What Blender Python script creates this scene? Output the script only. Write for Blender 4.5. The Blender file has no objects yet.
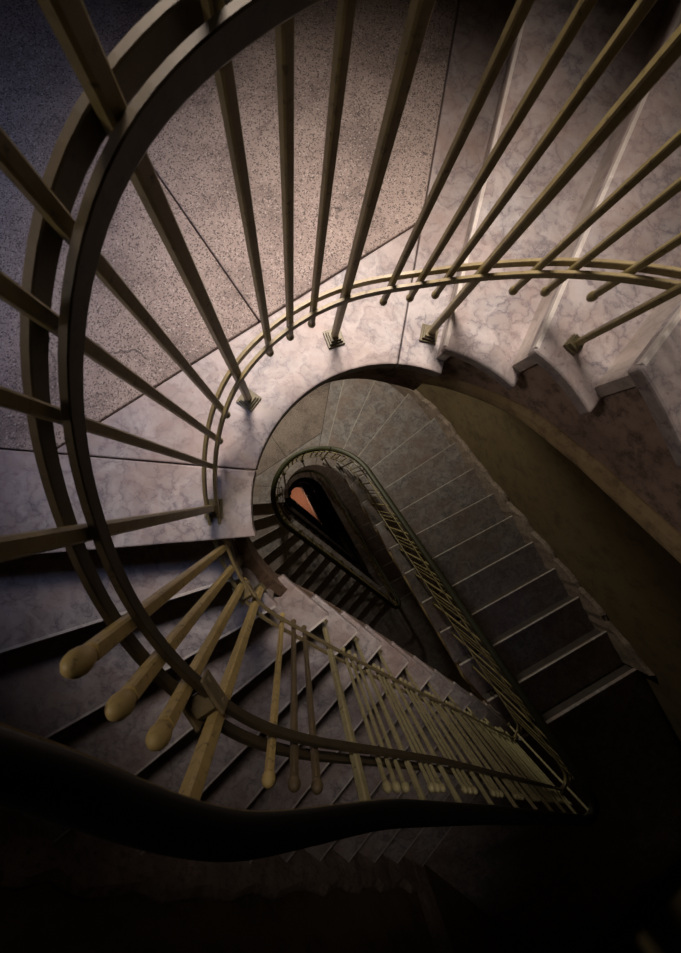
import bpy, math, random
import numpy as np
from mathutils import Matrix, Vector
random.seed(7)
sc = bpy.context.scene
COL = sc.collection
# ---------------------------------------------------------------- plan of the stairwell
# plan coordinates: x to the east, y to the south (Blender y = -y), z up, the near landing is z = 0
H = 4.3                      # storey height
NR = 13                      # risers in each flight
RISE = H / (2 * NR)
C0 = np.array([.27, .03]); RR = .47; RT = .06; AX = math.radians(52.0); LEN = 2.06
SH = (RR - RT) / LEN; HA = math.asin(SH)
AXV = np.array([math.cos(AX), math.sin(AX)])
TAIL = C0 + LEN * AXV
AL = AX - HA + math.pi / 2; AR = AX + HA - math.pi / 2
LS = LEN * math.cos(HA); RING = 2 * math.pi - (AL - AR); ARC = (AL - AR) * RT
S0 = -RING * RR - LS          # arclength of the tail end of the eastern line
U = lambda a: np.array([math.cos(a), math.sin(a)])
TL = U(AX - HA); TRD = U(AX + HA)        # directions of the two straight sides, towards the tail
PL = C0 + RR * U(AL); PR = C0 + RR * U(AR)

def rail_pos(s):
    """centre line of the balustrade: point, outward normal, direction of descent"""
    if s < S0:
        a = AL + (AR - AL) * (1 + (s - S0) / ARC)
        return TAIL + RT * U(a), U(a), np.array([math.sin(a), -math.cos(a)])
    if s < -RING * RR:
        return PR + TRD * (-RING * RR - s), U(AR), -TRD
    if s < 0:
        a = AR - (s / RR + RING)
        return C0 + RR * U(a), U(a), np.array([math.sin(a), -math.cos(a)])
    if s < LS:
        return PL + TL * s, U(AL), TL
    a = AL + (AR - AL) * (s - LS) / ARC
    return TAIL + RT * U(a), U(a), np.array([math.sin(a), -math.cos(a)])

def table(pts, sm=.07):
    xs = np.array([p[0] for p in pts]); ys = np.array([p[1] for p in pts])
    g = np.arange(xs[0], xs[-1] + .005, .01); v = np.interp(g, xs, ys)
    k = np.arange(-30, 31) * .01; w = np.exp(-.5 * (k / sm) ** 2); w /= w.sum()
    pad = np.concatenate([2 * v[0] - v[1:31][::-1], v, 2 * v[-1] - v[-31:-1][::-1]])
    v2 = np.convolve(pad, w, 'valid')
    return lambda s: float(np.interp(s, g, v2))
SE = LS + ARC / 2; SB = S0 - ARC / 2
z_low = table([(SB, 2.43), (S0, 2.43), (-1.486, .555), (-1.25, .345), (-1.12, .265), (-.66, .255), (-.555, .17), (-.49, .1), (-.31, -.05),
               (-.2, -.085), (-.1, -.11), (0, -.19), (.22, -.335), (.4, -.475), (.62, -.65), (.845, -.83), (1.22, -1.16), (1.63, -1.47), (2.02, -1.80), (SE, -1.87)], .05)
z_up = table([(SB, 2.99), (S0, 2.97), (-1.4, 1.11), (-1.1, .865), (-.69, .865), (-.605, .84), (-.56, .81), (-.508, .785), (-.43, .72), (-.33, .65), (-.2, .555),
              (-.13, .505), (-.058, .47), (.063, .39), (.23, .235), (.6, -.10), (1.66, -.98), (2.02, -1.28), (SE, -1.31)], .05)
z_hand0 = table([(SB, 3.21), (S0, 3.19), (-1.4, 1.31), (-1.1, 1.06), (-.6, 1.06), (-.45, 1.02), (-.35, .94), (-.294, .88), (-.267, .836), (-.213, .788), (-.149, .737), (-.012, .636),
                (.268, .362), (.772, -.055), (2.02, -1.06), (SE, -1.09)], .04)        # underside of the handrail
z_hand = lambda s: z_hand0(s) - .008

# ---------------------------------------------------------------- polylines that bound the flights (in order of descent)
def half(side, off, ray=2.2):
    R = RR + off; r = RT + off; L = LEN
    if r < .012: r = .012; L = (R - r) / SH
    T = C0 + L * AXV; pts = []
    if side == 'L':
        for k in range(120): pts.append(C0 + R * U(AL + RING * (1 - k / 120)))
        for k in range(60): pts.append(C0 + R * U(AL) + (T + r * U(AL) - C0 - R * U(AL)) * k / 60)
        for k in range(11): pts.append(T + r * U(AL + (AX - AL) * k / 10))
        if off < .05: pts.append(pts[-1] + AXV * ray)
    else:
        if off < .05: pts.append(T + r * AXV + AXV * ray)
        for k in range(11): pts.append(T + r * U(AX + (AR - AX) * k / 10))
        for k in range(1, 60): pts.append(T + r * U(AR) + (C0 + R * U(AR) - T - r * U(AR)) * k / 60)
        for k in range(121): pts.append(C0 + R * U(AR - RING * k / 120))
    return Poly(pts)
class Poly:
    def __init__(s, pts):
        s.p = np.array(pts); d = np.hypot(*(s.p[1:] - s.p[:-1]).T); s.a = np.concatenate([[0], np.cumsum(d)])
    def at(s, a): return np.array([np.interp(a, s.a, s.p[:, 0]), np.interp(a, s.a, s.p[:, 1])])
    def hit(s, b, d, sign):
        """arclength where the line b + t d crosses, nearest to b with t of the given sign (a little slack)"""
        best = None
        for i in range(len(s.p) - 1):
            q = s.p[i]; e = s.p[i + 1] - q; M = np.array([[d[0], -e[0]], [d[1], -e[1]]]); det = M[0, 0] * M[1, 1] - M[0, 1] * M[1, 0]
            if abs(det) < 1e-12: continue
            w = q - b; t = (w[0] * M[1, 1] - M[0, 1] * w[1]) / det; f = (M[0, 0] * w[1] - w[0] * M[1, 0]) / det
            if -1e-6 <= f <= 1 + 1e-6 and t * sign > -.02 and (best is None or abs(t) < best[0]): best = (abs(t), s.a[i] + f * (s.a[i + 1] - s.a[i]))
        if best is None: raise ValueError('no hit')
        return best[1]
O_EDGE, O_CORE, O_WALL = -.095, -.048, 1.15
def outer_poly(side):
    R = RR + O_WALL
    if side == 'L':
        pts = [C0 + R * U(AL + math.radians(75) * (1 - k / 40)) for k in range(41)]
        pts += [PL + U(AL) * O_WALL + TL * x for x in np.linspace(.05, 5.2, 70)]
    else:
        pts = [PR + U(AR) * O_WALL + TRD * x for x in np.linspace(5.2, .05, 70)]
        pts += [C0 + R * U(AR - math.radians(75) * k / 40) for k in range(41)]
    return Poly(pts)
POLY = {}
for sd in 'LR':
    POLY[sd, 'edge'] = half(sd, -.062 if sd == 'L' else O_EDGE); POLY[sd, 'core'] = half(sd, -.034 if sd == 'L' else O_CORE); POLY[sd, 'short'] = half(sd, -.004 if sd == 'L' else -.058); POLY[sd, 'nose'] = half(sd, (-.062 if sd == 'L' else O_EDGE) + .008); POLY[sd, 'nose_short'] = half(sd, (-.004 if sd == 'L' else -.058) + .008); POLY[sd, 'wall'] = outer_poly(sd)
dg = math.radians
# nosing lines: base point near the rail and direction outward (degrees, plan frame with y south)
NOSE = {}
left_s = [None, None, None, .162, .345, .525, .745, .965, 1.195, 1.43, 1.67, 1.91, 2.19, 2.40]
left_dir = [176, 163.6, 151.5, 142, 136, 131.8] + [130.52] * 8
for j in range(14):
    if j < 3: b = C0 + RR * U(dg([169, 152.8, 133.0][j]))
    else: b = PL + TL * left_s[j]
    NOSE['L', j] = (b, U(dg(left_dir[j])))
right_s = [None, None, None, None, .036, .268, .523, .769, 1.015, 1.28, 1.53, 1.78, 2.06, 2.34]
right_dir = {1: -75.8, 2: -65.2, 3: -51, 4: -38.3, 5: -32.6, 6: -29.5}
rb = {1: (.3675, -.404), 2: (.508, -.348), 3: (.614, -.268)}
for j in range(1, 14):
    b = np.array(rb[j]) if j in rb else PR + TRD * right_s[j]
    NOSE['R', j] = (b, U(dg(right_dir.get(j, math.degrees(AR)))))
ARCS = {}
for (sd, j), (b, d) in NOSE.items():
    for kind in ('edge', 'core', 'short', 'nose', 'nose_short', 'wall'):
        sg = 1 if kind == 'wall' else -1
        ARCS[sd, j, kind] = POLY[sd, kind].hit(b + d * (.0 if kind == 'wall' else .25), d, sg)
# arclength of each nosing along the balustrade (to know which tread a baluster stands on)
def s_of_nose(sd, j):
    b, d = NOSE[sd, j]
    if sd == 'L':
        if j >= 3: return left_s[j]
        return -(math.radians([169, 152.8, 133.0][j]) - AL) * RR
    if j >= 4: return -RING * RR - right_s[j]
    a = math.atan2(*(b - C0)[::-1]); return -RING * RR + (AR - a) * RR
SN = {k: s_of_nose(*k) for k in NOSE}
def walk_z(s):
    """height of the surface under the point s of the balustrade, landing of this storey = 0"""
    for j in range(13, 0, -1):
        if s < SN['R', j] + .0: return j * RISE
    if s < SN['L', 0]: return 0.
    for j in range(1, 14):
        if s < SN['L', j]: return -j * RISE
    return -NR * RISE

# ---------------------------------------------------------------- object helpers
def V3(p, z): return (float(p[0]), -float(p[1]), float(z))
def link(o, parent=None):
    COL.objects.link(o)
    if parent is not None: o.parent = parent
    return o
def mesh(name, verts, faces, mat, smooth=False):
    me = bpy.data.meshes.new(name); me.from_pydata([tuple(map(float, v)) for v in verts], [], faces); me.materials.append(mat)
    import bmesh
    bm = bmesh.new(); bm.from_mesh(me); bmesh.ops.remove_doubles(bm, verts=bm.verts, dist=1e-5); bmesh.ops.recalc_face_normals(bm, faces=bm.faces); bm.to_mesh(me); bm.free()
    if smooth:
        for p in me.polygons: p.use_smooth = True
    me.update(); return me
def obj(name, me, parent=None, loc=(0, 0, 0), rz=0., bevel=0., seg=2):
    o = bpy.data.objects.new(name, me); o.location = loc; o.rotation_euler = (0, 0, rz); link(o, parent)
    if bevel:
        b = o.modifiers.new('bevel', 'BEVEL'); b.width = bevel; b.segments = seg; b.limit_method = 'ANGLE'; b.angle_limit = math.radians(40)
    return o
def thing(name, label, cat, loc=(0, 0, 0), group=None):
    o = bpy.data.objects.new(name, None); o.empty_display_size = .05; o.location = loc; link(o)
    o['label'] = label; o['category'] = cat
    if group: o['group'] = group
    return o
def struct(name, me, bevel=0., parent=None, loc=(0, 0, 0)):
    o = obj(name, me, parent, loc, 0, bevel)
    if parent is None: o['kind'] = 'structure'
    return o
def prism(poly, z0, z1):
    n = len(poly); v = [V3(p, z0) for p in poly] + [V3(p, z1) for p in poly]
    return v, [list(range(n)), list(range(n, 2 * n))] + [[i, (i + 1) % n, n + (i + 1) % n, n + i] for i in range(n)]
def box(cx, cy, cz, sx, sy, sz):
    v = [(cx + a * sx / 2, cy + b * sy / 2, cz + c * sz / 2) for a in (-1, 1) for b in (-1, 1) for c in (-1, 1)]
    return v, [[0, 1, 3, 2], [4, 6, 7, 5], [0, 4, 5, 1], [2, 3, 7, 6], [0, 2, 6, 4], [1, 5, 7, 3]]
def join(*parts):
    V = []; F = []
    for v, f in parts: n = len(V); V += v; F += [[i + n for i in q] for q in f]
    return V, F
def lathe(prof, n=14):
    V = []; F = []
    for r, z in prof:
        for k in range(n): V.append((r * math.cos(2 * math.pi * k / n), r * math.sin(2 * math.pi * k / n), z))
    for i in range(len(prof) - 1):
        for k in range(n): F.append([i * n + k, i * n + (k + 1) % n, (i + 1) * n + (k + 1) % n, (i + 1) * n + k])
    F.append(list(range(n))); F.append([(len(prof) - 1) * n + k for k in range(n)])
    return V, F
def sweep(ss, zf, sect, dz=0.):
    """sect: closed list of (outward, up) offsets swept along the balustrade line"""
    V = []; F = []; m = len(sect)
    for s in ss:
        p, n, t = rail_pos(s); z = zf(s) + dz
        for o, u in sect: V.append(V3(p + n * o, z + u))
    for i in range(len(ss) - 1):
        for k in range(m): F.append([i * m + k, i * m + (k + 1) % m, (i + 1) * m + (k + 1) % m, (i + 1) * m + k])
    F.append(list(range(m))); F.append([(len(ss) - 1) * m + k for k in range(m)])
    return V, F
def stations(a, b):
    out = [a]; s = a
    while s < b - 1e-4:
        step = .012 if (s > LS - .03 or s < S0 + .03) else (.02 if -RING * RR - .1 < s < .1 else .06)
        s = min(b, s + step); out.append(s)
    return out

# ---------------------------------------------------------------- materials
def nmat(name):
    m = bpy.data.materials.new(name); m.use_nodes = True; nt = m.node_tree; nt.nodes.clear()
    out = nt.nodes.new('ShaderNodeOutputMaterial'); b = nt.nodes.new('ShaderNodeBsdfPrincipled'); nt.links.new(b.outputs[0], out.inputs[0])
    geo = nt.nodes.new('ShaderNodeNewGeometry')
    return m, nt, b, geo.outputs['Position']
def tex(nt, kind, vec, **kw):
    n = nt.nodes.new('ShaderNodeTex' + kind); nt.links.new(vec, n.inputs['Vector'])
    for k, v in kw.items():
        if k in n.inputs: n.inputs[k].default_value = v
        else: setattr(n, k, v)
    return n
def ramp(nt, fac, stops):
    n = nt.nodes.new('ShaderNodeValToRGB'); e = n.color_ramp.elements
    while len(e) < len(stops): e.new(.5)
    for i, (p, c) in enumerate(stops): e[i].position = p; e[i].color = (*c, 1) if len(c) == 3 else c
    nt.links.new(fac, n.inputs[0]); return n.outputs[0]
def mix(nt, fac, a, b, mode='MIX'):
    n = nt.nodes.new('ShaderNodeMix'); n.data_type = 'RGBA'; n.blend_type = mode
    for sock, v in ((n.inputs[0], fac), (n.inputs[6], a), (n.inputs[7], b)):
        if hasattr(v, 'is_linked'): nt.links.new(v, sock)
        elif isinstance(v, (int, float)): sock.default_value = v
        else: sock.default_value = (*v, 1)
    return n.outputs[2]
def bump(nt, b, height, strength=.3, dist=.002):
    n = nt.nodes.new('ShaderNodeBump'); n.inputs['Strength'].default_value = strength; n.inputs['Distance'].default_value = dist
    nt.links.new(height, n.inputs['Height']); nt.links.new(n.outputs[0], b.inputs['Normal'])
def g(x): return (x, x, x)
def marble_mat(name, base, vein, dirt):
    m, nt, b, P = nmat(name)
    warp = tex(nt, 'Noise', P, Scale=9., Detail=7., Roughness=.65); 
    add = nt.nodes.new('ShaderNodeVectorMath'); add.operation = 'MULTIPLY_ADD'; nt.links.new(warp.outputs['Color'], add.inputs[0]); add.inputs[1].default_value = (.13, .13, .13); nt.links.new(P, add.inputs[2])
    v1 = tex(nt, 'Voronoi', add.outputs[0], Scale=26., feature='DISTANCE_TO_EDGE')
    v2 = tex(nt, 'Noise', add.outputs[0], Scale=11., Detail=8., Roughness=.65, Distortion=1.1)
    veins = ramp(nt, v1.outputs['Distance'], [(0, g(.9)), (.06, g(.4)), (.2, g(0))])
    patch = ramp(nt, v2.outputs['Fac'], [(.40, g(0)), (.58, g(1))])
    c = mix(nt, patch, base, tuple(x * .72 for x in base))
    f = nt.nodes.new('ShaderNodeMath'); f.operation = 'MULTIPLY'; nt.links.new(veins, f.inputs[0]); nt.links.new(patch, f.inputs[1])
    c = mix(nt, f.outputs[0], c, vein)
    d = tex(nt, 'Noise', P, Scale=3.2, Detail=6., Roughness=.7)
    c = mix(nt, ramp(nt, d.outputs['Fac'], [(.40, g(0)), (.68, g(.85))]), c, dirt)
    sp = tex(nt, 'Voronoi', P, Scale=42.)
    c = mix(nt, ramp(nt, sp.outputs['Distance'], [(.0, g(.8)), (.07, g(.5)), (.10, g(0))]), c, tuple(x * .45 for x in dirt))
    nt.links.new(c, b.inputs['Base Color']); b.inputs['Roughness'].default_value = .48
    bump(nt, b, v2.outputs['Fac'], .12)
    return m
def ckmix(nt, c, ck, P):
    """a few hairline cracks"""
    no = tex(nt, 'Noise', P, Scale=1.9, Detail=2.)
    f = nt.nodes.new('ShaderNodeMath'); f.operation = 'MULTIPLY'
    nt.links.new(ramp(nt, ck.outputs['Distance'], [(0, g(.8)), (.003, g(.65)), (.006, g(0))]), f.inputs[0])
    nt.links.new(ramp(nt, no.outputs['Fac'], [(.56, g(0)), (.60, g(1))]), f.inputs[1])
    return mix(nt, f.outputs[0], c, (.03, .022, .02))
def terrazzo_mat():
    m, nt, b, P = nmat('terrazzo')
    ch = tex(nt, 'Voronoi', P, Scale=330.); ch2 = tex(nt, 'Voronoi', P, Scale=120.); no = tex(nt, 'Noise', P, Scale=4., Detail=6., Roughness=.65)
    c = ramp(nt, no.outputs['Fac'], [(.3, (.14, .105, .095)), (.52, (.37, .295, .265)), (.75, (.45, .365, .325))])
    sep = nt.nodes.new('ShaderNodeSeparateColor'); nt.links.new(ch.outputs['Color'], sep.inputs[0])
    c = mix(nt, ramp(nt, sep.outputs[0], [(.0, g(.9)), (.2, g(.7)), (.26, g(0))]), c, (.075, .06, .058))
    c = mix(nt, ramp(nt, sep.outputs[1], [(.93, g(0)), (.96, g(.55))]), c, (.66, .58, .54))
    pit = ramp(nt, ch2.outputs['Distance'], [(.0, g(.9)), (.13, g(.6)), (.2, g(0))])
    pm = tex(nt, 'Noise', P, Scale=9., Detail=3.)
    f = nt.nodes.new('ShaderNodeMath'); f.operation = 'MULTIPLY'; nt.links.new(pit, f.inputs[0]); nt.links.new(ramp(nt, pm.outputs['Fac'], [(.5, g(0)), (.6, g(1))]), f.inputs[1])
    c = mix(nt, f.outputs[0], c, (.05, .042, .04))
    wv = nt.nodes.new('ShaderNodeVectorMath'); wv.operation = 'MULTIPLY_ADD'; nt.links.new(tex(nt, 'Noise', P, Scale=4., Detail=5.).outputs['Color'], wv.inputs[0]); wv.inputs[1].default_value = (.4, .4, .4); nt.links.new(P, wv.inputs[2])
    ck = tex(nt, 'Voronoi', wv.outputs[0], Scale=2.3, feature='DISTANCE_TO_EDGE')
    c = ckmix(nt, c, ck, P)
    nt.links.new(c, b.inputs['Base Color']); b.inputs['Roughness'].default_value = .7
    bump(nt, b, ch.outputs['Distance'], .25, .001)
    return m
def paint_mat(name, base, worn, dark, rough=.42):
    m, nt, b, P = nmat(name)
    n1 = tex(nt, 'Noise', P, Scale=26., Detail=8., Roughness=.7); n2 = tex(nt, 'Noise', P, Scale=90., Detail=4.)
    c = mix(nt, ramp(nt, n1.outputs['Fac'], [(.42, g(0)), (.66, g(1))]), base, worn)
    c = mix(nt, ramp(nt, n2.outputs['Fac'], [(.6, g(0)), (.72, g(.8))]), c, dark)
    nt.links.new(c, b.inputs['Base Color']); b.inputs['Roughness'].default_value = rough
    bump(nt, b, n2.outputs['Fac'], .25, .0008)
    return m
def plaster_mat(name, a, bcol, dark, scale=3.):
    m, nt, b, P = nmat(name)
    n1 = tex(nt, 'Noise', P, Scale=scale, Detail=8., Roughness=.7); n2 = tex(nt, 'Noise', P, Scale=scale * 4, Detail=8., Roughness=.75)
    c = mix(nt, ramp(nt, n1.outputs['Fac'], [(.4, g(0)), (.6, g(1))]), a, bcol)
    c = mix(nt, ramp(nt, n2.outputs['Fac'], [(.5, g(0)), (.68, g(.9))]), c, dark)
    nt.links.new(c, b.inputs['Base Color']); b.inputs['Roughness'].default_value = .85
    bump(nt, b, n2.outputs['Fac'], .6, .006)
    return m
M_MARBLE = marble_mat('grey_veined_marble', (.485, .45, .455), (.13, .12, .155), (.33, .235, .20))
M_RISER = marble_mat('pale_riser_marble', (.60, .55, .52), (.32, .28, .27), (.40, .31, .26))
M_NOSE = marble_mat('highlight_nosing_marble', (.74, .71, .68), (.5, .47, .45), (.5, .43, .38))  # paler than the treads: painted highlight along the rounded front edges
M_RISD = marble_mat('shaded_riser', (.10, .084, .073), (.06, .05, .045), (.08, .06, .05))  # darkened riser marble: shade on the lower flights painted in
M_TERR = terrazzo_mat()
M_PAINT = paint_mat('olive_painted_iron', (.33, .272, .122), (.24, .195, .09), (.085, .065, .035))
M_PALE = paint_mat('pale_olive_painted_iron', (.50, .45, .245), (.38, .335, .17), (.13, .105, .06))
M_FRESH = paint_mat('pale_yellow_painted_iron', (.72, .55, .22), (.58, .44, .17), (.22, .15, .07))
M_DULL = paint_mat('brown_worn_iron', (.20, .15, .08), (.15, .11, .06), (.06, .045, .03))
M_UP = paint_mat('shaded_brown_iron', (.085, .066, .036), (.06, .046, .026), (.03, .022, .015), .5)  # near upper rails only: their shade is put into the colour
M_LOW = paint_mat('olive_brown_iron', (.30, .245, .125), (.22, .175, .09), (.08, .06, .035))
M_RAIL = paint_mat('brown_painted_iron', (.27, .215, .115), (.19, .15, .085), (.07, .05, .035))
M_FOOT = paint_mat('old_brass', (.17, .145, .075), (.11, .093, .05), (.04, .033, .02), .4)
M_HAND = paint_mat('shaded_handrail', (.004, .0036, .003), (.003, .0028, .0024), (.002, .002, .002), .6)  # near handrail, shade put into the colour; lower floors use the olive copy
M_HANDG = paint_mat('olive_handrail', (.036, .037, .010), (.026, .025, .008), (.015, .014, .008), .55)
M_CORE = plaster_mat('stained_plaster', (.44, .33, .27), (.26, .185, .15), (.06, .04, .03), 5.)
M_STR = plaster_mat('brown_string', (.24, .155, .10), (.17, .11, .075), (.07, .045, .03), 6.)
M_SOFF = plaster_mat('ochre_plaster', (.46, .35, .19), (.38, .28, .15), (.18, .125, .07), 4.)
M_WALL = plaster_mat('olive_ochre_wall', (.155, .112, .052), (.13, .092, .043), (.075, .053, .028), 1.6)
M_BASE = plaster_mat('stone_skirting', (.34, .27, .22), (.25, .19, .16), (.12, .085, .07), 9.)
M_CEIL = plaster_mat('ceiling_plaster', (.30, .28, .25), (.25, .23, .2), (.15, .13, .11), 1.)
M_GROUND = plaster_mat('terracotta_tiles', (.70, .40, .27), (.62, .34, .22), (.45, .22, .13), 9.)

# ---------------------------------------------------------------- steps
NS = 8
def strip(sd, jb, db, jf, df, inner, zt, zb_fn, f_out=0.):
    """solid between nosing line jb (shifted db downhill) and line jf (shifted df)"""
    pi, po = POLY[sd, inner], POLY[sd, 'wall']
    ai0, ai1 = ARCS[sd, jb, inner] + db, ARCS[sd, jf, inner] + df
    ao0, ao1 = ARCS[sd, jb, 'wall'] + db, ARCS[sd, jf, 'wall'] + df
    top = []; bot = []
    for k in range(NS + 1):
        f = k / NS; a = pi.at(ai0 + f * (ai1 - ai0)); b = po.at(ao0 + f * (ao1 - ao0))
        top += [a, b]; bot += [zb_fn(f), zb_fn(f)]
    V = [V3(p, zt) for p in top] + [V3(p, z) for p, z in zip(top, bot)]; n = len(top); F = []
    for k in range(NS):
        q = 2 * k; F += [[q, q + 2, q + 3, q + 1], [n + q, n + q + 1, n + q + 3, n + q + 2], [q, n + q, n + q + 2, q + 2], [q + 1, q + 3, n + q + 3, n + q + 1]]
    F += [[0, 1, n + 1, n], [n - 2, 2 * n - 2, 2 * n - 1, n - 1]]
    return V, F
TH = .036
def back_front(sd, j): return (j - 1, j) if sd == 'L' else (j + 1, j)
def step_z(sd, j): return (-j if sd == 'L' else j) * RISE
STEP = {}
def step_meshes(sd, j):
    if (sd, j) in STEP: return STEP[sd, j]
    jb, jf = back_front(sd, j); z = step_z(sd, j)
    ed = 'short' if sd == 'L' and j < 3 else 'edge'
    tv, tf = strip(sd, jb, -.058, jf, 0., ed, z, lambda f: z - TH)
    nv, nf = strip(sd, jf, -.0075, jf, .0012, 'nose_short' if ed == 'short' else 'nose', z + .0004, lambda f: z - .014)  # thin proud sliver that carries the painted edge highlight
    rv, rf = strip(sd, jf, -.052, jf, -.028, 'short', z - TH, lambda f: z - RISE - .001)
    cen = NOSE[sd, jf][0] + NOSE[sd, jf][1] * .4; loc = V3(cen, z - RISE)
    sub = lambda vs: [(a - loc[0], b - loc[1], c - loc[2]) for a, b, c in vs]
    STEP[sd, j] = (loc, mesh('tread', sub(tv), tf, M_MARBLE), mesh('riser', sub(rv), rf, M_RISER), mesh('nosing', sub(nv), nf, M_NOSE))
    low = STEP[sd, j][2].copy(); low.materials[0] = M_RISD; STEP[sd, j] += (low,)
    return STEP[sd, j]
ORD = 'zeroth first second third fourth fifth sixth seventh eighth ninth tenth eleventh twelfth thirteenth'.split()
def make_step(sd, j, k, label, group):
    loc, tm, rm, nm, rd = step_meshes(sd, j)
    t = thing('stair_step', label, 'step', (loc[0], loc[1], loc[2] - H * k), group)
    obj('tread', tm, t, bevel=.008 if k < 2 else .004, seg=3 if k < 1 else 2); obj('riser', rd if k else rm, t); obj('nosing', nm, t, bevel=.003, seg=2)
    return t
FLOOR = ['the near round landing', 'the round landing one floor below', 'the round landing two floors below', 'the round landing three floors below']
for j in range(1, 7):
    make_step('R', j, 0, f'{ORD[j]} veined marble step climbing from the near landing, beside brown terrazzo', 'steps climbing from the near landing')
for j in range(1, 13):
    make_step('L', j, 0, f'{ORD[j]} worn marble step going down from {FLOOR[0]}', 'steps going down from the near landing')
for k in (1, 2, 3):
    for j in range(12, 0, -1):
        make_step('R', j, k, f'{ORD[j]} grey step climbing along the ochre wall from {FLOOR[k]}', f'climbing steps, floor {k} below')
    for j in range(1, 13):
        make_step('L', j, k, f'{ORD[j]} shadowed grey step going down from {FLOOR[k]}', f'descending steps, floor {k} below')

# masonry under the treads: one body per flight
def soffit_drop(sd, x):
    """bottom of the masonry below tread line; x = riser number measured from the landing"""
    return min(.50, .36 + .035 * x) if sd == 'R' else min(.34, .16 + .06 * x)
def core_flight(sd, js, stepped_top=0.):
    parts = []
    for j in js:
        jb, jf = back_front(sd, j); z = step_z(sd, j)
        zA = (-jb if sd == 'L' else jb) * RISE; zB = z
        dA, dB = soffit_drop(sd, jb), soffit_drop(sd, jf)
        parts.append(strip(sd, jb, -.052, jf, -.052, 'nose_short' if sd == 'L' and j < 3 else 'core', z - TH + stepped_top, lambda f, zA=zA, zB=zB, dA=dA, dB=dB: zA + (zB - zA) * f - (dA + (dB - dA) * f)))
    return join(*parts)
def moulding(js):
    pc = POLY['R', 'core']; V = []; F = []; rows = 0
    for j in js:
        for k in range(6 if j == js[-1] else 5):
            f = k / 5; a = ARCS['R', j + 1, 'core'] + f * (ARCS['R', j, 'core'] - ARCS['R', j + 1, 'core']) - .052 * 1.0
            x = j + 1 - f; z = x * RISE - soffit_drop('R', x); p = pc.at(a); q = pc.at(a + .01); t = (q - p) / np.hypot(*(q - p)); n = np.array([t[1], -t[0]])
            if (p - C0) @ n < 0: n = -n
            for o, u in ((.02, -.006), (-.012, -.006), (-.016, .012), (-.014, .04), (-.004, .062), (.02, .062)): V.append(V3(p + n * o, z + u))
            rows += 1
    for i in range(rows - 1):
        for k in range(6): F.append([i * 6 + k, i * 6 + (k + 1) % 6, (i + 1) * 6 + (k + 1) % 6, (i + 1) * 6 + k])
    F += [list(range(6)), [(rows - 1) * 6 + k for k in range(6)]]
    return V, F
MOULD = {'R': mesh('soffit_moulding', *moulding(list(range(12, 0, -1))), M_SOFF)}
z_str = table([(-.34, -.26), (-.244, -.40), (-.19, -.45), (-.08, -.55), (.077, -.72), (.195, -.87), (.39, -1.04), (.6, -1.22)], .03)
def string_band():
    V = []; F = []; ss = [-.33 + .02 * i for i in range(34)]
    for s in ss:
        p, n, t = rail_pos(s); z = z_str(s); hh = .13 * min(1, max(.3, (s + .34) / .12))
        for o, u in ((-.0, 0), (-.034, 0), (-.040, .01), (-.036, hh), (-.0, hh)): V.append(V3(p + n * o, z + u))
    for i in range(len(ss) - 1):
        for k in range(5): F.append([i * 5 + k, i * 5 + (k + 1) % 5, (i + 1) * 5 + (k + 1) % 5, (i + 1) * 5 + k])
    F += [list(range(5)), [(len(ss) - 1) * 5 + k for k in range(5)]]
    return V, F
STRING = mesh('stair_string', *string_band(), M_STR)
CORE = {}
CORE['R'] = mesh('stair_core', *core_flight('R', range(12, 0, -1)), M_CORE)
CORE['L'] = mesh('stair_core', *core_flight('L', range(1, 13)), M_CORE)
CORE['Rd'] = mesh('stair_core', *core_flight('R', range(12, 0, -1), TH), M_CORE)
CORE['Ld'] = mesh('stair_core', *core_flight('L', range(1, 13), TH), M_CORE)
obj('soffit_moulding', MOULD['R'], struct('stair_soffit', CORE['R']))
obj('stair_string', STRING, struct('stair_soffit', CORE['L']))
for k in range(1, 8):
    so = struct('stair_soffit', CORE['R' if k < 4 else 'Rd'], loc=(0, 0, -H * k)); obj('soffit_moulding', MOULD['R'], so)
    if k < 7:
        so = struct('stair_soffit', CORE['L' if k < 4 else 'Ld'], loc=(0, 0, -H * k))
        if k < 3: obj('stair_string', STRING, so)

# ---------------------------------------------------------------- landings
XW, YN = -1.62, -2.05
e_poly, c_poly, w_L, w_R = half('L', -.098), POLY['L', 'core'], POLY['L', 'wall'], POLY['R', 'wall']
def ring_pts(off, a0, a1, n=40): return [C0 + (RR + off) * U(a0 + (a1 - a0) * i / n) for i in range(n + 1)]
def ang(p): return math.atan2(p[1] - C0[1], p[0] - C0[0])
pe = POLY['R', 'edge']; R1e = pe.at(ARCS['R', 1, 'edge'] - .055); R1w = w_R.at(ARCS['R', 1, 'wall'] - .055)
L0e = e_poly.at(e_poly.hit(NOSE['L', 0][0], NOSE['L', 0][1], -1)); L0d = NOSE['L', 0][1]
L0w = L0e + L0d * ((XW - L0e[0]) / L0d[0])
R1d = (R1w - R1e) / np.hypot(*(R1w - R1e)); R1n = R1e + R1d * ((YN - R1e[1]) / R1d[1])
aR1 = ang(R1e); aL0 = ang(L0e) - 2 * math.pi if ang(L0e) > 0 else ang(L0e)
def edge_arc(aa, ab, off=O_EDGE): return ring_pts(off, aa, ab, max(4, int(abs(ab - aa) / .07)))
pa = np.array([.28, -.345]); a_a = ang(pa)
a_up = np.array([.58, YN])
Pda = np.array([.353, -.749]); Pdb = np.array([-.596, -.10])
pb = np.array([-.10, -.06]); a_b = ang(pb) - 2 * math.pi if ang(pb) > 0 else ang(pb)
b_w = np.array([XW, -.06 + .082 * (XW + .1)])
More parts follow.
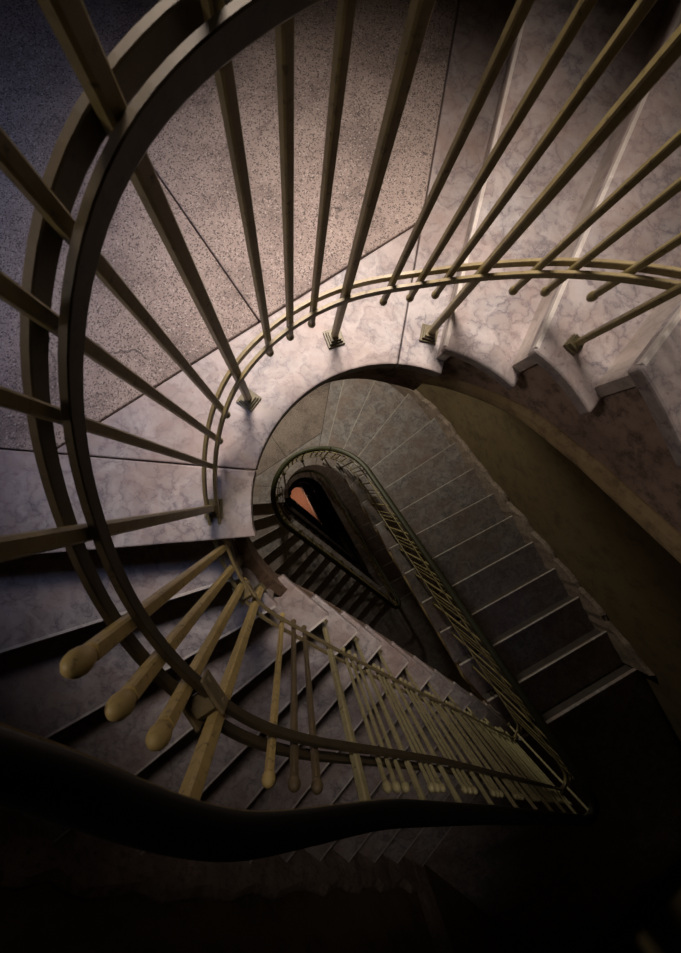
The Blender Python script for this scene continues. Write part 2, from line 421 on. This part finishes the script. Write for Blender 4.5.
J0 = np.array([-.088, -.448]); J1 = np.array([-.64, -1.24]); Jn = J0 + (J1 - J0) * ((YN - J0[1]) / (J1[1] - J0[1]))
SLABS = {
    'border_slab': [[L0w, L0e] + edge_arc(aL0, a_b)[1:] + [Pdb, b_w],
                    edge_arc(a_b, a_a) + [Pda, Pdb],
                    edge_arc(a_a, aR1) + [R1n, a_up, Pda]],
    'terrazzo_panel': [[Pdb, J0, Jn, np.array([XW, YN]), b_w], [J0, Pda, a_up, Jn]],
}
def inset(poly, d):
    P = [np.array(p, float) for p in poly]; n = len(P); out = []
    area = sum(P[i][0] * P[(i + 1) % n][1] - P[(i + 1) % n][0] * P[i][1] for i in range(n)); sg = 1 if area > 0 else -1
    for i in range(n):
        a, b, c = P[i - 1], P[i], P[(i + 1) % n]; u = (b - a) / np.hypot(*(b - a)); v = (c - b) / np.hypot(*(c - b))
        nu = sg * np.array([-u[1], u[0]]); nv = sg * np.array([-v[1], v[0]]); w = nu + nv; w = w / max(.3, w @ w) * 2
        out.append(b + w * d)
    return out
SLABM = [(nm, mesh(nm, *prism(inset(p, .0016), -.045, 0.), M_MARBLE if nm == 'border_slab' else M_TERR)) for nm in SLABS for p in SLABS[nm]]
def landing_slab():
    """masonry under the landing: thin over the west side, thicker towards the climbing flight"""
    q0 = NOSE['L', 0][0] + np.array([0., -.056]); q0 = C0 + (q0 - C0) / np.hypot(*(q0 - C0)) * (RR - .06)
    arc = edge_arc(ang(q0) if ang(q0) < 0 else ang(q0) - 2 * math.pi, aR1, -.06); out = [R1n, np.array([XW, YN]), L0w + np.array([0, -.056])]
    thick = lambda a: .065 + .26 * min(1, max(0, (a - (-2.75)) / 1.3))
    poly = arc + out; n = len(poly)
    zb = [-thick(ang(p) if ang(p) < 0 else ang(p) - 2 * math.pi) for p in arc] + [-.32, -.32, -.2]
    V = [V3(p, -.044) for p in poly] + [V3(p, z) for p, z in zip(poly, zb)]
    cen = np.array([-.5, -1.0]); V += [V3(cen, -.32)]
    F = [list(range(n))] + [[n + i, n + (i + 1) % n, 2 * n] for i in range(n)] + [[i, (i + 1) % n, n + (i + 1) % n, n + i] for i in range(n)]
    return V, F
LANDM = mesh('landing_floor', *landing_slab(), M_CORE)
# riser of the landing edge
L0R = mesh('riser', *strip('L', 0, -.052, 0, -.028, 'short', -.045, lambda f: -RISE - .001), M_RISER)
for k in range(0, 7):
    root = struct('landing_floor', LANDM, loc=(0, 0, -H * k))
    for nm, me in SLABM: obj(nm, me, root, bevel=.004, seg=2)
    if k < 4: obj('riser', L0R, root)

# mid landings at the pointed end
EW = TAIL + AXV * 1.95                                     # end wall
def meet(b, d, q, e):
    M = np.array([[d[0], -e[0]], [d[1], -e[1]]]); t = np.linalg.solve(M, q - b); return b + d * t[0]
PERP = np.array([-AXV[1], AXV[0]])
CL = meet(PL + U(AL) * O_WALL, TL, EW, PERP); CR = meet(PR + U(AR) * O_WALL, TRD, EW, PERP)
def mid_poly(sh):
    kind = 'edge' if sh == 0 else 'core'
    lo = w_L.at(ARCS['L', 12, 'wall'] - .058); li2 = POLY['L', kind].at(ARCS['L', 12, kind] - .058)
    ri = POLY['R', kind].at(ARCS['R', 13, kind] - sh); ro = w_R.at(ARCS['R', 13, 'wall'] - sh)
    return [li2, lo, CL, CR, ro, ri]
MIDM = mesh('mid_landing_floor', *prism(mid_poly(.052), -NR * RISE - .34, -NR * RISE - TH), M_CORE)
MIDT = mesh('marble_slab', *prism(mid_poly(0), -NR * RISE - TH, -NR * RISE), M_MARBLE)
MIDR = mesh('riser', *strip('R', 13, -.052, 13, -.028, 'short', NR * RISE - TH, lambda f: 12 * RISE - .001), M_RISER)
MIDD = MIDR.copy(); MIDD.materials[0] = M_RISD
for k in range(0, 7):
    root = struct('mid_landing_floor', MIDM, loc=(0, 0, -H * k)); obj('marble_slab', MIDT, root, bevel=.006)
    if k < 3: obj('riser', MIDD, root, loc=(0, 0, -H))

# ---------------------------------------------------------------- walls, ceiling, ground
ZB, ZT = -H * 7 - .2, 3.3
def wall(name, pts, th=.14):
    """pts run so that the outside is on the left of the direction of travel in plan (y south)"""
    P = [np.array(p, float) for p in pts]; n = len(P); O = []
    for i in range(n):
        d = P[min(i + 1, n - 1)] - P[max(i - 1, 0)]; d /= np.hypot(*d); O.append(P[i] + np.array([d[1], -d[0]]) * th)
    V = [V3(p, ZB) for p in P] + [V3(p, ZT) for p in P] + [V3(p, ZB) for p in O] + [V3(p, ZT) for p in O]; F = []
    for i in range(n - 1):
        F += [[i, i + 1, n + i + 1, n + i], [2 * n + i, 3 * n + i, 3 * n + i + 1, 2 * n + i + 1], [n + i, n + i + 1, 3 * n + i + 1, 3 * n + i], [i, 2 * n + i, 2 * n + i + 1, i + 1]]
    F += [[0, n, 3 * n, 2 * n], [n - 1, 2 * n - 1, 4 * n - 1, 3 * n - 1]]
    F = [f for f in F if len(set(f)) >= 3]
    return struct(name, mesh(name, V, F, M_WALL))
la = [C0 + (RR + O_WALL) * U(AL + dg(44) * (1 - k / 14)) for k in range(15)]
ra = [C0 + (RR + O_WALL) * U(AR - (AR - ang(R1w)) * k / 14) for k in range(15)]
L0ww = la[0]
wall('wall_left', [CL] + la[::-1])
wall('wall_end', [CR, CL])
wall('wall_right', ra[::-1] + [CR])
wall('wall_back', [np.array([XW, YN]), R1n, R1w + (R1w - R1e) * .001])
wall('wall_front', [la[0], np.array([XW, la[0][1]]), np.array([XW, YN])])
whole = [CL, CR] + ra + [R1n, np.array([XW, YN]), np.array([XW, la[0][1]])] + la
struct('ceiling', mesh('ceiling', *prism(whole, ZT, ZT + .15), M_CEIL))
struct('floor', mesh('floor', *prism(whole, -H * 7 - .15, -H * 7), M_GROUND))
# sloping skirting against the wall beside each flight
def skirting(sd, js):
    po = POLY[sd, 'wall']; V = []; F = []; rows = 0
    for j in js:
        jb, jf = back_front(sd, j); zA = (-jb if sd == 'L' else jb) * RISE; zB = step_z(sd, j)
        a0, a1 = ARCS[sd, jb, 'wall'], ARCS[sd, jf, 'wall']
        for k in range(5):
            f = k / 5; a = a0 + f * (a1 - a0); p = po.at(a); q = po.at(a + .01); t = (q - p) / np.hypot(*(q - p)); n = np.array([t[1], -t[0]])
            if (p - C0) @ n < 0: n = -n
            z = zA + (zB - zA) * f; hgt = .15 + .02 * math.sin(a * 23) + random.uniform(-.012, .012); wd = .03 + random.uniform(0, .014)
            V += [V3(p - n * .0, z - .3), V3(p - n * wd, z - .3), V3(p - n * wd, z + hgt - .02), V3(p - n * .012, z + hgt), V3(p, z + hgt)]; rows += 1
    for i in range(rows - 1):
        for k in range(5): F.append([i * 5 + k, i * 5 + (k + 1) % 5, (i + 1) * 5 + (k + 1) % 5, (i + 1) * 5 + k])
    F += [[0, 1, 2, 3, 4], [(rows - 1) * 5 + k for k in range(5)]]
    return V, F
SKR = mesh('baseboard', *skirting('R', range(12, 0, -1)), M_BASE); SKL = mesh('baseboard', *skirting('L', range(1, 13)), M_BASE)
SKA = mesh('baseboard', *skirting('R', range(6, 0, -1)), M_BASE)
struct('baseboard_right', SKA)
for k in range(0, 4):
    if k: struct('baseboard_right', SKR, loc=(0, 0, -H * k))
    struct('baseboard_left', SKL, loc=(0, 0, -H * k))
# stone pilaster on the wall by the mid landing
pp = PL + U(AL) * (O_WALL - .03) + TL * 2.16
struct('trim_1', mesh('trim', *prism([pp + TL * a + U(AL) * b for a, b in ((-.06, -.02), (.06, -.02), (.06, .03), (-.06, .03))], -H, ZT), M_BASE), bevel=.006)

# ---------------------------------------------------------------- balustrades
HS = [(-.018, 0), (.018, 0), (.023, .006), (.0245, .017), (.021, .030), (.011, .037), (-.011, .037), (-.021, .030), (-.0245, .017), (-.023, .006)]
BAR = lambda c, w=.0085, hh=.026: [(c - w / 2 + .001, -hh / 2), (c + w / 2 - .001, -hh / 2), (c + w / 2, -hh / 2 + .002), (c + w / 2, hh / 2 - .002), (c + w / 2 - .001, hh / 2), (c - w / 2 + .001, hh / 2), (c - w / 2, hh / 2 - .002), (c - w / 2, -hh / 2 + .002)]
BALL = mesh('ball_finial', *lathe([(.0045, -.004), (.0062, -.001), (.0082, .003), (.0094, .008), (.0097, .012), (.0088, .017), (.0062, .0215), (.0025, .024)], 16), M_PAINT, True)
BALLS = {'': BALL}
for _m in (M_FRESH, M_DULL, M_PALE):
    BALLS[_m.name] = BALL.copy(); BALLS[_m.name].materials[0] = _m
FOOT = mesh('foot_plate', *join(box(0, 0, .005, .046, .046, .010), box(0, 0, .0145, .036, .036, .009), box(0, 0, .0225, .028, .028, .009)), M_FOOT)
COLLAR = mesh('foot_collar', *join(box(0, 0, .005, .030, .030, .010), box(0, 0, .014, .024, .024, .009)), M_FOOT)
BARM = {}
def bar_mesh(w, L, mat=None):
    mat = mat or M_PAINT; key = (w, round(L, 3), mat.name)
    if key not in BARM:
        c = w * .16; q = w / 2; sec = [(-q + c, -q), (q - c, -q), (q, -q + c), (q, q - c), (q - c, q), (-q + c, q), (-q, q - c), (-q, -q + c)]
        V = [(x, y, 0) for x, y in sec] + [(x, y, key[1]) for x, y in sec]
        F = [list(range(8)), list(range(8, 16))] + [[i, (i + 1) % 8, 8 + (i + 1) % 8, 8 + i] for i in range(8)]
        BARM[key] = mesh('baluster', V, F, mat)
    return BARM[key]
RAILM = {}
def rails(key, a, b, top=False):
    key = (key, top)
    if key not in RAILM:
        ss = stations(a, b)
        RAILM[key] = [('handrail', mesh('handrail', *sweep(ss, z_hand, HS), M_HAND if top else M_HANDG, True)),
                      ('handrail_strap', mesh('handrail_strap', *sweep(ss, z_hand, [(-.014, -.007), (.014, -.007), (.014, 0), (-.014, 0)]), M_RAIL)),
                      ('upper_rail', mesh('upper_rail', *sweep(ss, z_up, BAR(-.0135)), M_UP if top else M_PAINT)), ('upper_rail', mesh('upper_rail', *sweep(ss, z_up, BAR(.0135)), M_UP if top else M_PAINT)),
                      ('lower_rail', mesh('lower_rail', *sweep(ss, z_low, BAR(-.0125, .008, .02)), M_LOW)), ('lower_rail', mesh('lower_rail', *sweep(ss, z_low, BAR(.0125, .008, .02)), M_LOW))]
    return RAILM[key]
sH = -1.241
MAIN_B = [sH, -.978, -.695, -.398, -.103, .208] + [left_s[j] + .065 for j in range(4, 12)] + [SE]
SMALL_B = {0: [-1.187, -1.136, -1.078], 1: [-.905, -.848, -.790], 2: [-.622, -.563, -.500], 3: [-.288, -.226, -.168], 4: [.004, .05, .096], 5: [.288, .322, .357]}
MAIN_C = [SB] + [-RING * RR - right_s[j] - .06 for j in range(11, 3, -1)] + [-1.485, sH]
def balustrade(kind, k, mains, a, b, label, first=True, last=True, bars=True, balls=True):
    root = thing('stair_railing', label, 'railing', (*V3(rail_pos((a + b) / 2)[0], -H * k)[:2], -H * k + walk_z((a + b) / 2)))
    L = root.location
    off = (-L[0], -L[1], -H * k - L[2])
    for nm, me in rails(kind, a, b, k == 0): obj(nm, me, root, off)
    if not bars: return root
    n_bar = 0
    for i, s in enumerate(mains):
        if (i == 0 and not first) or (i == len(mains) - 1 and not last): continue
        p, n, t = rail_pos(s); p = p - n * (.035 if s == -1.485 else .0); z0 = walk_z(s) - .002; z1 = z_hand(s) - .006
        rz = math.atan2(-t[1], t[0])
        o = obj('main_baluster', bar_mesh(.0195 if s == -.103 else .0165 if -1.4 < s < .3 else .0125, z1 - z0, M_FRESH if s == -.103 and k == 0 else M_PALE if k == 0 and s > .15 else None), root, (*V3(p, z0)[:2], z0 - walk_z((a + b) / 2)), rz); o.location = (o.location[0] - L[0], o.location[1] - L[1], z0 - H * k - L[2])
        if k < 2: obj('foot_plate' if walk_z(s) == 0 else 'foot_collar', FOOT if walk_z(s) == 0 else COLLAR, o)
        n_bar += 1
    for i in range(len(mains) - 1):
        gap = mains[i + 1] - mains[i]
        row = SMALL_B.get(i) if kind == 'B' and i in SMALL_B else [mains[i] + gap * q for q in ((.36, .52, .68) if gap > .15 else (.5,))]
        if mains[i] == -1.485: row = [-1.431, -1.367, -1.32]
        for s in row:
            big = kind == 'B' and i == 3
            bm = None
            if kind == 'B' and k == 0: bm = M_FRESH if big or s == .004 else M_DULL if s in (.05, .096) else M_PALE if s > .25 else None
            p, n, t = rail_pos(s); z0 = max(z_low(s) - (.075 if kind == 'B' or k == 0 else .045), walk_z(s) + .004); z1 = z_up(s) + (.1 if big else .085)
            rz = math.atan2(-t[1], t[0])
            o = obj('baluster', bar_mesh(.0175 if big else .0122 if s < -.1 and s > -1.5 else .0115 if s < .1 and s > -1.5 else .0088, z1 - z0, bm), root, (float(p[0]) - L[0], -float(p[1]) - L[1], z0 - H * k - L[2]), rz)
            if balls:
                f1 = obj('ball_finial', BALLS[bm.name if bm else ''], o, (0, 0, round(z1 - z0, 3) + .004)); f1.scale = (1.32, 1.32, 1.45) if big else (1, 1, 1)
                if z0 - walk_z(s) > .045:
                    f2 = obj('ball_finial', BALLS[bm.name if bm else ''], o, (0, 0, -.002)); f2.rotation_euler = (math.pi, 0, 0); f2.scale = (.95, .95, .95)
            n_bar += 1
    return root
MAIN_A = [-2.2 + .0, -RING * RR - right_s[5] - .06, -RING * RR - right_s[4] - .06, -1.485, sH]
MAIN_A[0] = -RING * RR - right_s[6] - .06
root = balustrade('A', 0, MAIN_A, MAIN_A[0], sH, 'olive iron railing of the flight climbing from the near landing', last=False)
BL = [None, None, None, None]
LAB_B = ['large olive iron railing curving round the near landing and down the first flight', 'iron railing with green handrail looping round the landing one floor below',
         'dark small railing looping round the landing two floors below', 'tiny dark railing looping round the landing three floors below']
LAB_C = [None, 'thin slanting railing beside the grey steps up from one floor below', 'dark railing of the climbing flight two floors below', 'dark railing of the climbing flight three floors below']
for k in range(4):
    r = balustrade('B', k, MAIN_B, sH, SE, LAB_B[k], balls=k < 2)
    if k == 0:
        # splice clamps of the upper and lower rail beside the turn
        for s, zf, sz in ((-.135, z_up, .040), (-.15, z_low, .032)):
            p, n, t = rail_pos(s); rz = math.atan2(-t[1], t[0])
            me = mesh('rail_clamp', *join(box(0, .0195, 0, .055, .006, sz), box(0, -.0195, 0, .055, .006, sz), box(-.018, 0, 0, .009, .050, .009), box(.018, 0, 0, .009, .050, .009), box(0, 0, .012, .03, .03, .006)), M_RAIL)
            obj('rail_clamp', me, r, (float(p[0]) - r.location[0], -float(p[1]) - r.location[1], zf(s) - r.location[2]), rz, bevel=.002)
    if k: balustrade('C', k, MAIN_C, SB, sH, LAB_C[k], first=False, last=False, balls=k < 2)
for k in (4, 5, 6):
    balustrade('B', k, MAIN_B, sH, SE, ['blackened railing loop four floors below', 'blackened railing loop five floors below', 'lowest black railing loop above the terracotta floor'][k - 4], bars=False)
    balustrade('C', k, MAIN_C, SB, sH, ['blackened climbing railing four floors below', 'blackened climbing railing five floors below', 'lowest black climbing railing near the terracotta floor'][k - 4], bars=False)

# ---------------------------------------------------------------- light
w = bpy.data.worlds.new('world'); sc.world = w; w.use_nodes = True
w.node_tree.nodes['Background'].inputs[0].default_value = (.05, .06, .09, 1); w.node_tree.nodes['Background'].inputs[1].default_value = .0
def lamp(name, kind, loc, energy, col, **kw):
    d = bpy.data.lights.new(name, kind); d.energy = energy; d.color = col
    aim = kw.pop('aim', None)
    for k, v in kw.items(): setattr(d, k, v)
    o = bpy.data.objects.new(name, d); o.location = V3(loc[:2], loc[2]); link(o)
    if aim is not None:
        o.rotation_euler = (Vector(V3(aim[:2], aim[2])) - o.location).to_track_quat('-Z', 'Y').to_euler()
    return o
lamp('window_daylight', 'SPOT', (-1.4, -1.0, 2.1), 60, (.50, .60, 1.), spot_size=dg(42), spot_blend=1., shadow_soft_size=.35, aim=(-.62, -.45, 0))
lamp('ceiling_lamp', 'SPOT', (-.02, -1.5, 2.15), 470, (1., .835, .72), spot_size=dg(38), spot_blend=1., shadow_soft_size=.4, aim=(.17, -.31, 0))
lamp('added_fill_spot', 'SPOT', (-1.45, .05, 1.35), 34, (1., .83, .72), spot_size=dg(34), spot_blend=1., shadow_soft_size=.3, aim=(.72, -.02, .15))  # unseen fill light added to brighten the east stringer and risers
lamp('landing_lamp', 'SPOT', (-.3, -1.5, -2.5), 72, (1., .90, .70), spot_size=dg(158), spot_blend=.3, shadow_soft_size=.08, aim=(.35, .4, -5.0))
lamp('landing_lamp', 'POINT', (-.3, -1.6, -H - 2.0), 14, (1., .8, .6), shadow_soft_size=.12)
lamp('ground_lamp', 'POINT', (.5, .4, -H * 6 - 2.2), 60, (1., .62, .46), shadow_soft_size=.15)

# ---------------------------------------------------------------- camera (hand-held over the stairwell)
f = 440.; Npx = (293., 493.); Cpx = (340.5, 476.5)
d = np.array([Npx[0] - Cpx[0], Npx[1] - Cpx[1], f]); d /= np.linalg.norm(d)
v = np.cross(d, [0, 0, 1.]); K = np.array([[0, -v[2], v[1]], [v[2], 0, -v[0]], [-v[1], v[0], 0]])
Rm = np.eye(3) + K + K @ K * ((1 - d[2]) / (v @ v))
W = lambda c: np.array([c[0], -c[1], -c[2]])              # plan frame (x, y south, depth) to Blender
right, down, fwd = (W(Rm @ e) for e in np.eye(3))
cam = bpy.data.cameras.new('camera'); co = bpy.data.objects.new('camera', cam); link(co)
co.matrix_world = Matrix(((right[0], -down[0], -fwd[0], 0), (right[1], -down[1], -fwd[1], 0), (right[2], -down[2], -fwd[2], 1.15), (0, 0, 0, 1)))
cam.sensor_fit = 'VERTICAL'; cam.sensor_height = 36; cam.lens = f / 953 * 36; cam.clip_start = .01; cam.clip_end = 100
cam.dof.use_dof = True; cam.dof.focus_distance = 1.1; cam.dof.aperture_fstop = 9.
sc.camera = co
sc.view_settings.view_transform = 'Standard'; sc.view_settings.look = 'None'; sc.view_settings.gamma = 1; sc.view_settings.exposure = 0.
try: sc.view_settings.use_curve_mapping = False
except Exception: pass
